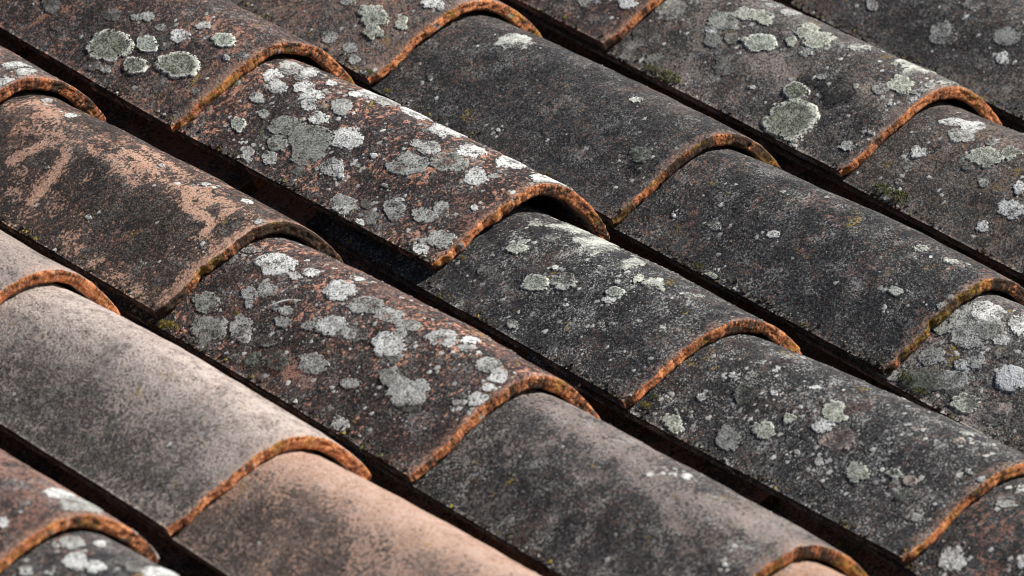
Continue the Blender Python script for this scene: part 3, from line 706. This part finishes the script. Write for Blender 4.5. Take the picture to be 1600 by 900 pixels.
    'A4': [(2.083,0.2452,3.7,2.5,-1.36,'w'),(1.731,0.2381,3.3,2.3,1.92,'g'),(1.77,0.2213,2.8,2.1,-1.6,'g'),(2.983,0.2539,8.6,4.6,-1.89,'w2'),(3.038,0.2455,6.9,4.7,-1.58,'r'),(2.717,0.2756,2.1,1.4,-1.36,'w'),(1.95,0.1476,11.4,7.1,2.06,'r'),(2.185,0.1449,8.5,5.8,-1.59,'w'),(2.036,0.1408,7.3,4.5,-1.8,'r'),(2.232,0.1215,12.0,8.2,-1.42,'d3'),(2.334,0.1309,6.6,4.6,-1.47,'d3'),(2.553,0.1816,10.5,7.4,-1.47,'r'),(2.287,0.1723,5.8,4.1,-1.46,'r'),(2.85,0.2007,13.1,8.0,2.06,'d2'),(2.521,0.2496,4.5,3.0,1.9,'w'),(2.068,0.202,3.4,2.5,-1.44,'w'),(2.521,0.0869,10.8,7.4,-1.52,'r'),(2.326,0.0608,5.8,3.8,-1.7,'r'),(2.326,0.0467,5.5,4.1,-1.43,'d3'),(2.443,0.0535,4.4,3.2,-1.49,'d3'),(2.349,0.0135,5.9,4.3,-1.44,'d'),(2.6,0.1225,4.6,3.0,2.0,'g'),(2.615,0.144,2.9,2.0,1.84,'g'),(2.639,0.0243,8.3,5.6,-1.74,'d3'),(2.662,0.0187,4.3,3.2,-1.55,'g'),(2.248,0.2219,11.2,7.4,1.91,'s'),(2.498,0.0368,8.9,6.1,-1.66,'s'),(1.669,0.0842,4.4,3.8,1.88,'d3'),(1.317,0.0575,7.6,4.0,2.9,'w2'),(1.371,0.0342,7.1,3.7,2.81,'w2'),(1.567,0.0496,5.3,4.4,2.41,'d3'),(1.919,0.0033,3.7,2.6,-1.77,'g'),(1.903,0.0173,2.9,2.0,2.01,'g'),(2.975,0.2508,7.6,5.3,-1.47,'r'),(2.083,0.245,3.8,2.5,-1.57,'w'),(1.778,0.183,2.6,1.9,1.74,'w'),(2.811,0.1001,3.8,2.6,-1.6,'d')],
    'E3': [(1.927,0.2792,24.0,15.4,-1.72,'g'),(2.169,0.2689,15.3,9.4,-1.74,'g'),(1.708,0.2766,15.3,11.4,-1.47,'w'),(1.692,0.2445,14.1,7.4,2.24,'w'),(1.966,0.2579,11.5,8.1,-1.59,'m'),(2.592,0.2842,11.5,7.5,-1.6,'g'),(2.748,0.2526,16.5,8.7,-1.95,'g'),(2.388,0.2479,10.1,7.1,-1.51,'g'),(2.005,0.2435,7.4,4.9,-1.71,'w'),(2.514,0.2548,6.6,4.5,-1.65,'w'),(2.381,0.21,15.0,10.5,-1.43,'W'),(2.975,0.2757,13.2,6.9,-1.89,'s'),(3.061,0.307,7.1,4.8,-1.54,'g'),(2.138,0.2352,8.0,5.7,-1.42,'d'),(2.216,0.2953,8.2,5.7,-1.49,'m'),(2.756,0.2718,7.6,4.6,-1.8,'d'),(2.975,0.2728,16.4,10.7,-1.71,'s2'),(2.78,0.246,12.2,8.8,-1.44,'d'),(2.819,0.2604,11.6,7.6,-1.72,'d'),(2.905,0.2261,11.4,7.5,-1.73,'r'),(2.748,0.197,9.4,4.9,-1.88,'d3'),(3.053,0.3007,9.5,5.0,-1.94,'g'),(2.881,0.1958,11.5,7.5,-1.7,'d')],
    'D0': [(1.152,0.0385,16.8,8.8,2.65,'w'),(1.09,0.0214,24.0,12.6,2.59,'g'),(1.989,0.026,6.4,4.2,1.81,'w'),(0.315,0.0002,24.0,12.6,2.24,'w')],
    'D1': [(1.551,0.2819,9.6,7.5,1.67,'g'),(1.332,0.268,7.1,4.1,2.46,'w'),(1.747,0.2575,11.2,7.6,1.84,'w'),(1.676,0.2429,8.4,6.1,-1.55,'w'),(2.146,0.2798,6.8,4.3,-1.51,'w'),(2.044,0.2636,3.1,1.6,-1.89,'w'),(1.176,0.2116,19.5,10.3,2.61,'w'),(1.7,0.2852,4.2,2.5,1.95,'g'),(1.379,0.2253,11.6,6.1,2.3,'d')],
    'B3': [(1.387,0.1219,7.4,3.9,2.45,'w'),(1.543,0.1382,3.9,3.3,-2.77,'d'),(1.387,0.122,6.3,3.3,2.44,'w'),(1.919,0.0327,2.5,1.9,-1.53,'w'),(2.154,0.0246,2.9,2.1,-1.48,'w'),(1.723,-0.0003,3.1,2.4,-1.94,'g')],
    'A5': [(2.78,0.2699,12.6,8.8,1.93,'W2'),(1.864,0.2737,6.9,4.1,-1.94,'g'),(2.435,0.2205,4.9,2.6,2.26,'w'),(1.551,0.2783,4.7,3.0,2.27,'w')],
}


# ------------------------------------------------------------------ lichens, moss and crumbs growing on the tiles
KINDS = {   # tone, tone_b, pits, heart, rim, rim colour, fray, lift (mm), lobes
    'g': ((0.25, 0.248, 0.23), (0.41, 0.405, 0.38), 0.8, 0.25, 0.15, (0.44, 0.44, 0.41), 0.545, 0.3, 1.1),
    'w': ((0.34, 0.337, 0.32), (0.56, 0.555, 0.525), 0.8, 0.1, 0.15, (0.56, 0.56, 0.53), 0.56, 0.35, 1.2),
    'w2': ((0.30, 0.305, 0.27), (0.53, 0.53, 0.475), 0.4, 0.1, 0.2, (0.54, 0.55, 0.48), 0.52, 0.7, 1.9),
    'm': ((0.18, 0.18, 0.16), (0.30, 0.30, 0.27), 0.8, 0.4, 0.35, (0.38, 0.38, 0.34), 0.56, 0.35, 0.9),
    'd': ((0.13, 0.125, 0.115), (0.25, 0.24, 0.22), 0.6, 0.3, 0.1, (0.26, 0.25, 0.23), 0.50, 0.15, 1.1),
    'd2': ((0.16, 0.16, 0.15), (0.27, 0.27, 0.255), 0.6, 0.2, 0.2, (0.27, 0.27, 0.25), 0.56, 0.3, 0.8),
    'd3': ((0.28, 0.22, 0.19), (0.46, 0.38, 0.335), 0.4, 0.2, 0.2, (0.46, 0.41, 0.37), 0.49, 0.2, 1.3),
    'G': ((0.085, 0.09, 0.065), (0.28, 0.285, 0.225), 0.4, 0.7, 1.0, (0.55, 0.55, 0.47), 0.66, 1.5, 0.75),
    'R': ((0.20, 0.21, 0.17), (0.36, 0.38, 0.32), 0.5, 0.5, 0.9, (0.58, 0.60, 0.52), 0.62, 0.9, 0.8),
    'r': ((0.19, 0.195, 0.155), (0.46, 0.465, 0.395), 0.4, 0.4, 0.6, (0.60, 0.62, 0.52), 0.56, 0.9, 1.6),
    's': ((0.05, 0.052, 0.045), (0.19, 0.20, 0.17), 0.4, 0.4, 0.2, (0.24, 0.25, 0.21), 0.52, 1.3, 1.5),
    'k': ((0.012, 0.012, 0.013), (0.055, 0.053, 0.052), 0.4, 0.1, 0.0, (0.05, 0.05, 0.05), 0.485, 0.5, 1.7),
    'W': ((0.44, 0.44, 0.43), (0.56, 0.56, 0.55), 0.15, 0.0, 0.1, (0.56, 0.56, 0.55), 0.66, 0.9, 0.6),
}
KINDS['g2'] = KINDS['g']
KINDS['s2'] = KINDS['s']
KINDS['W2'] = KINDS['w']
rnd = random.Random(5)


def metres_round(k, th, s):
    return (outer(k, min(th + .05, 3.13), s) - outer(k, max(th - .05, 0.01), s)).length / (min(th + .05, 3.13) - max(th - .05, 0.01))


def lichen_patch(k, th, s, r1, r2, ang, kind, idx):
    tone, tone_b, pits, heart, rim, rimc, fray, lift, lobes = KINDS[kind]
    r1, r2 = r1 * 0.00108, r2 * 0.00108
    rm = (r1 + r2) / 2
    n = 56 if rm > 0.004 else 30
    rings = (0.0, 0.3, 0.55, 0.75, 0.88, 0.95, 1.0) if rm > 0.004 else (0.0, 0.5, 0.85, 1.0)
    mt = max(metres_round(k, th, s), 0.012)
    x0, y0, z0 = LIPS[k][:3]
    org = outer(k, th, s)
    ca, sa = math.cos(ang), math.sin(ang)
    sd_ = idx * 1.37 + seed_of(k)
    verts, uvs, faces = [], [], []
    lo = 0.0003 + 0.00008 * (idx % 5)
    for j, q in enumerate(rings):
        for i in range(n if j else 1):
            ph = 2 * math.pi * i / n
            c, d = math.cos(ph), math.sin(ph)
            rr = 1 + lobes * (0.26 * noise.noise(Vector((c * 1.1, d * 1.1, sd_))) + 0.16 * noise.noise(Vector((c * 3.2, d * 3.2, sd_ + 5))) + 0.07 * noise.noise(Vector((c * 9, d * 9, sd_ + 9))))
            u, v = c * q * rr * r1, d * q * rr * r2
            du, ds = u * ca - v * sa, u * sa + v * ca
            tt = th + du / mt
            ss = max(s + ds, 0.0012)
            tt = min(max(tt, 0.01), math.pi - 0.02)
            prof = (1 - q ** 4) * 0.55 + (0.75 if 0.7 < q < 0.97 else 0.1) * 0.45
            bumpy = 1 + 0.5 * noise.noise(Vector((u * 700, v * 700, sd_)))
            p = outer(k, tt, ss, lo + lift * 0.001 * prof * bumpy * (q < 1) - (0.0009 if q == 1 else 0))
            verts.append(p - org)
            uvs.append((q, i / n))
    for i in range(n):
        faces.append((0, 1 + (i + 1) % n, 1 + i))
        for j in range(1, len(rings) - 1):
            a, b = 1 + (j - 1) * n, 1 + j * n
            i2 = (i + 1) % n
            faces.append((a + i, a + i2, b + i2, b + i))
    o = link('lichen_patch', verts, faces, [M_LICHEN], TILES[k], org, uvs)
    me = o.data
    o['seed'] = sd_
    jit = rnd.uniform(0.88, 1.1)
    for n_, v in (('tone', tone), ('tone_b', tone_b), ('rim_col', rimc)):
        o[n_] = tuple(c * jit * {'w': 1.4, 'g': 1.3, 'm': 1.25, 'W': 1.2}.get(kind, 1.18) for c in v)
    for n_, v in (('pits', pits), ('heart', heart), ('rim', rim), ('fray', fray)):
        o[n_] = v
    if kind == 'G' and rm > 0.014:
        o['label'] = 'large grey-green lichen with a pale ring and dark middle'
    return o


VIS = ['A1', 'A2', 'A3', 'A4', 'A5', 'B0', 'B1', 'B2', 'B3', 'B4', 'C0', 'C1', 'C2', 'D0', 'D1', 'E0', 'E1', 'E2', 'E3', 'F0', 'F1', 'F2', 'G1', 'G0', 'G2']
for k, rows in LICHENS.items():
    for idx, row in enumerate(rows):
        lichen_patch(k, *row, idx)

SPECKS = {'A1': 130, 'A2': 620, 'A3': 380, 'A4': 560, 'A5': 160, 'B0': 60, 'B1': 70, 'B2': 620, 'B3': 140, 'C1': 25, 'C2': 25, 'D0': 60, 'D1': 120, 'E0': 110, 'E1': 110,
          'E2': 150, 'E3': 420, 'F0': 50, 'F1': 380, 'F2': 240, 'G1': 120}
for k, cnt in SPECKS.items():
    rs = random.Random('specks' + k)
    verts, faces = [], []
    for _ in range(cnt):
        th, s = rs.uniform(0.5, 2.95), rs.uniform(0.005, SEC[k]['d'])
        near = LICHENS.get(k)
        if near and rs.random() < 0.55:                         # young growth keeps close to the old patches
            q = rs.choice(near)
            far = max(q[2], 3.0) * 0.001 * rs.uniform(1.0, 2.3)
            aa = rs.uniform(0, 6.283)
            th = min(max(q[0] + math.cos(aa) * far / 0.067, 0.3), 3.0)
            s = min(max(q[1] + math.sin(aa) * far, 0.004), 0.33)
        mt = metres_round(k, th, s)
        r = 0.0004 + 0.0020 * rs.random() ** 3.4
        n = 7 if r < 0.001 else 11
        ph0 = rs.uniform(0, 6)
        b = len(verts)
        verts.append(outer(k, th, s, 0.00045))
        for i in range(n):
            ph = ph0 + 2 * math.pi * i / n
            rr = r * rs.uniform(0.45, 1.4)
            verts.append(outer(k, th + math.cos(ph) * rr / mt, s + math.sin(ph) * rr, 0.00012))
        for i in range(n):
            faces.append((b, b + 1 + (i + 1) % n, b + 1 + i))
    o = link('lichen_dots', verts, faces, [M_SPECK], TILES[k])
    o['kind'] = 'stuff'


def grit(k, items, name, mats, flat=0.7):
    """little angular grains; items are (th, s, radius, material index)"""
    verts, faces, mi = [], [], []
    for th, s, r, m_ in items:
        c = outer(k, th, s, r * 0.2)
        b = len(verts)
        dirs = ((1, 0, 0), (-1, 0, 0), (0, 1, 0), (0, -1, 0), (0, 0, 1), (0, 0, -1))
        for d in dirs:
            verts.append(c + Vector(d) * r * rnd.uniform(0.6, 1.3) + Vector((rnd.uniform(-1, 1), rnd.uniform(-1, 1), rnd.uniform(-1, 1))) * r * 0.35)
        for f in ((0, 2, 4), (2, 1, 4), (1, 3, 4), (3, 0, 4), (2, 0, 5), (1, 2, 5), (3, 1, 5), (0, 3, 5)):
            faces.append(tuple(b + q for q in f))
            mi.append(m_)
    o = link(name, verts, faces, mats, TILES[k], midx=mi, smooth=False)
    o['kind'] = 'stuff'
    return o


for k in VIS:
    rs = random.Random('grit' + k)
    items = []
    for _ in range(560):
        s = rs.uniform(0.0, LEN - 0.05)
        dens = noise.noise(Vector((s * 22, seed_of(k), 3)))
        if rs.random() > 0.45 + dens * 1.3:
            continue
        items.append((math.pi - abs(rs.gauss(0, 0.06)) - 0.002, s, 0.0004 + 0.0016 * rs.random() ** 2.5, rs.choices((0, 1, 2, 3), (10, 0.8, 0.8, 0.6))[0]))
    if k not in ('C1', 'C2', 'C0'):
        grit(k, items, 'edge_crumbs', [M_DIRT, M_SPECK, M_MOSS, M_YMOSS])


def moss_tuft(k, th, s, r, mat, n=260):
    rs = random.Random(f'moss{k}{s:.3f}')
    org = outer(k, th, s)
    verts, faces = [], []
    for _ in range(n):
        a, q, h = rs.uniform(0, 6.283), r * rs.random() ** 0.6, rs.random()
        up = Vector((math.cos(a) * q, math.sin(a) * q * 1.5, r * 0.75 * math.sqrt(max(0, 1 - (q / r) ** 2)) * (0.4 + 0.6 * h)))
        tip = up + Vector((rs.uniform(-1, 1), rs.uniform(-1, 1), rs.uniform(0.4, 1.4))) * r * 0.22
        sd1 = Vector((rs.uniform(-1, 1), rs.uniform(-1, 1), rs.uniform(-1, 1))).normalized() * r * 0.07
        sd2 = Vector((sd1.y, -sd1.z, sd1.x))
        b = len(verts)
        verts += [up - sd1, up + sd1, up + sd2, tip]
        faces += [(b, b + 1, b + 3), (b + 1, b + 2, b + 3), (b + 2, b, b + 3)]
    return link('moss_tuft', verts, faces, [mat], TILES[k], org, smooth=False)


for k, th, s, r, mt_ in [('F1', 3.08, 0.213, 0.0085, M_MOSS), ('F1', 3.06, 0.235, 0.005, M_MOSS), ('F2', 3.02, 0.244, 0.0085, M_MOSS), ('F2', 3.0, 0.262, 0.006, M_MOSS),
                         ('B2', 3.06, 0.292, 0.005, M_YMOSS), ('B2', 3.08, 0.301, 0.0035, M_YMOSS), ('E0', 3.08, 0.004, 0.0045, M_MOSS), ('E1', 3.08, 0.288, 0.003, M_YMOSS),
                         ('A2', 2.20, 0.2965, 0.0042, M_MOSS), ('A2', 2.05, 0.2972, 0.003, M_MOSS), ('E2', 3.08, 0.212, 0.004, M_MOSS), ('A4', 2.96, 0.2830, 0.0035, M_YMOSS),
                         ('A4', 2.80, 0.2835, 0.0028, M_MOSS), ('E3', 3.0, 0.285, 0.006, M_MOSS), ('E3', 3.06, 0.265, 0.005, M_MOSS), ('A3', 2.5, 0.2465, 0.0024, M_YMOSS)]:
    moss_tuft(k, th, s, r, mt_)

# grit and leaf scraps washed into the channels
for o in [q for q in C.objects if q.name.startswith('channel_tile')]:
    rs = random.Random(o.name)
    verts, faces, mi = [], [], []
    for _ in range(260):
        x = rs.gauss(0, 0.022)
        y = rs.uniform(0.01, 0.30)
        if abs(x) > 0.06 or noise.noise(Vector((y * 20, x * 20, o['seed']))) < -0.15:
            continue
        zb = (-0.003 + 0.013 * (1 - y / 0.3)) + 0.012 - (0.049) * math.sqrt(max(0.0, 1 - (x / 0.08) ** 2))
        r = 0.0006 + 0.0022 * rs.random() ** 3
        c = Vector((x, y, zb + r * 0.5))
        b = len(verts)
        for d in ((1, 0, 0), (-1, 0, 0), (0, 1, 0), (0, -1, 0), (0, 0, 1), (0, 0, -1)):
            verts.append(c + Vector(d) * r * rs.uniform(0.6, 1.5))
        m_ = rs.choices((0, 1, 2), (7, 1.2, 1.5))[0]
        for f in ((0, 2, 4), (2, 1, 4), (1, 3, 4), (3, 0, 4), (2, 0, 5), (1, 2, 5), (3, 1, 5), (0, 3, 5)):
            faces.append(tuple(b + q for q in f))
            mi.append(m_)
    g_ = link('channel_grit', verts, faces, [M_DIRT, M_SPECK, M_MOSS], o, midx=mi, smooth=False)
    g_['kind'] = 'stuff'

# white feather caught on one tile
k = 'B2'
verts, faces = [], []
FTH, FS = 2.2285, 0.2216
x0, y0, z0 = LIPS[k][:3]
org = Vector((x0, y0, z0)) + outer(k, FTH, FS)
pts = []
for i in range(15):
    q = i / 14
    pts.append(Vector((x0, y0, z0)) + outer(k, FTH - (q - 0.5) * 0.30 - 0.05 * math.sin(q * 3.1), FS - (q - 0.5) * 0.021, 0.0012 + 0.0012 * math.sin(q * 3.1)))
for i, p in enumerate(pts):
    q = i / 14
    wd = 0.00022 + 0.0011 * math.sin(math.pi * min(1, q * 1.1)) ** 2 * (q < 0.92)
    for dx, dz in ((-1, 0), (0, 1), (1, 0), (0, -1)):
        verts.append(p - org + Vector((0, dx * wd, dz * 0.00018)))
for i in range(14):
    for j in range(4):
        a, b = i * 4 + j, i * 4 + (j + 1) % 4
        faces.append((a, b, b + 4, a + 4))
faces += [(3, 2, 1, 0), (56, 57, 58, 59)]
fr = random.Random(3)
for _ in range(22):
    p = pts[fr.randrange(1, 12)] - org
    e = p + Vector((fr.uniform(0.001, 0.004), fr.choice((-1, 1)) * fr.uniform(0.002, 0.0042), fr.uniform(0, 0.001)))
    b = len(verts)
    verts += [p, p + Vector((0.00035, 0, 0)), e, p + Vector((0, 0, 0.0003))]
    faces += [(b, b + 1, b + 2), (b + 1, b + 3, b + 2), (b + 3, b, b + 2)]
fo = link('feather', verts, faces, [M_WHITE], None)
fo.matrix_world = ROOF @ Matrix.Translation(org)
fo['label'] = 'tiny white feather lying on the reddish brown lichen-spotted tile'
fo['category'] = 'feather'
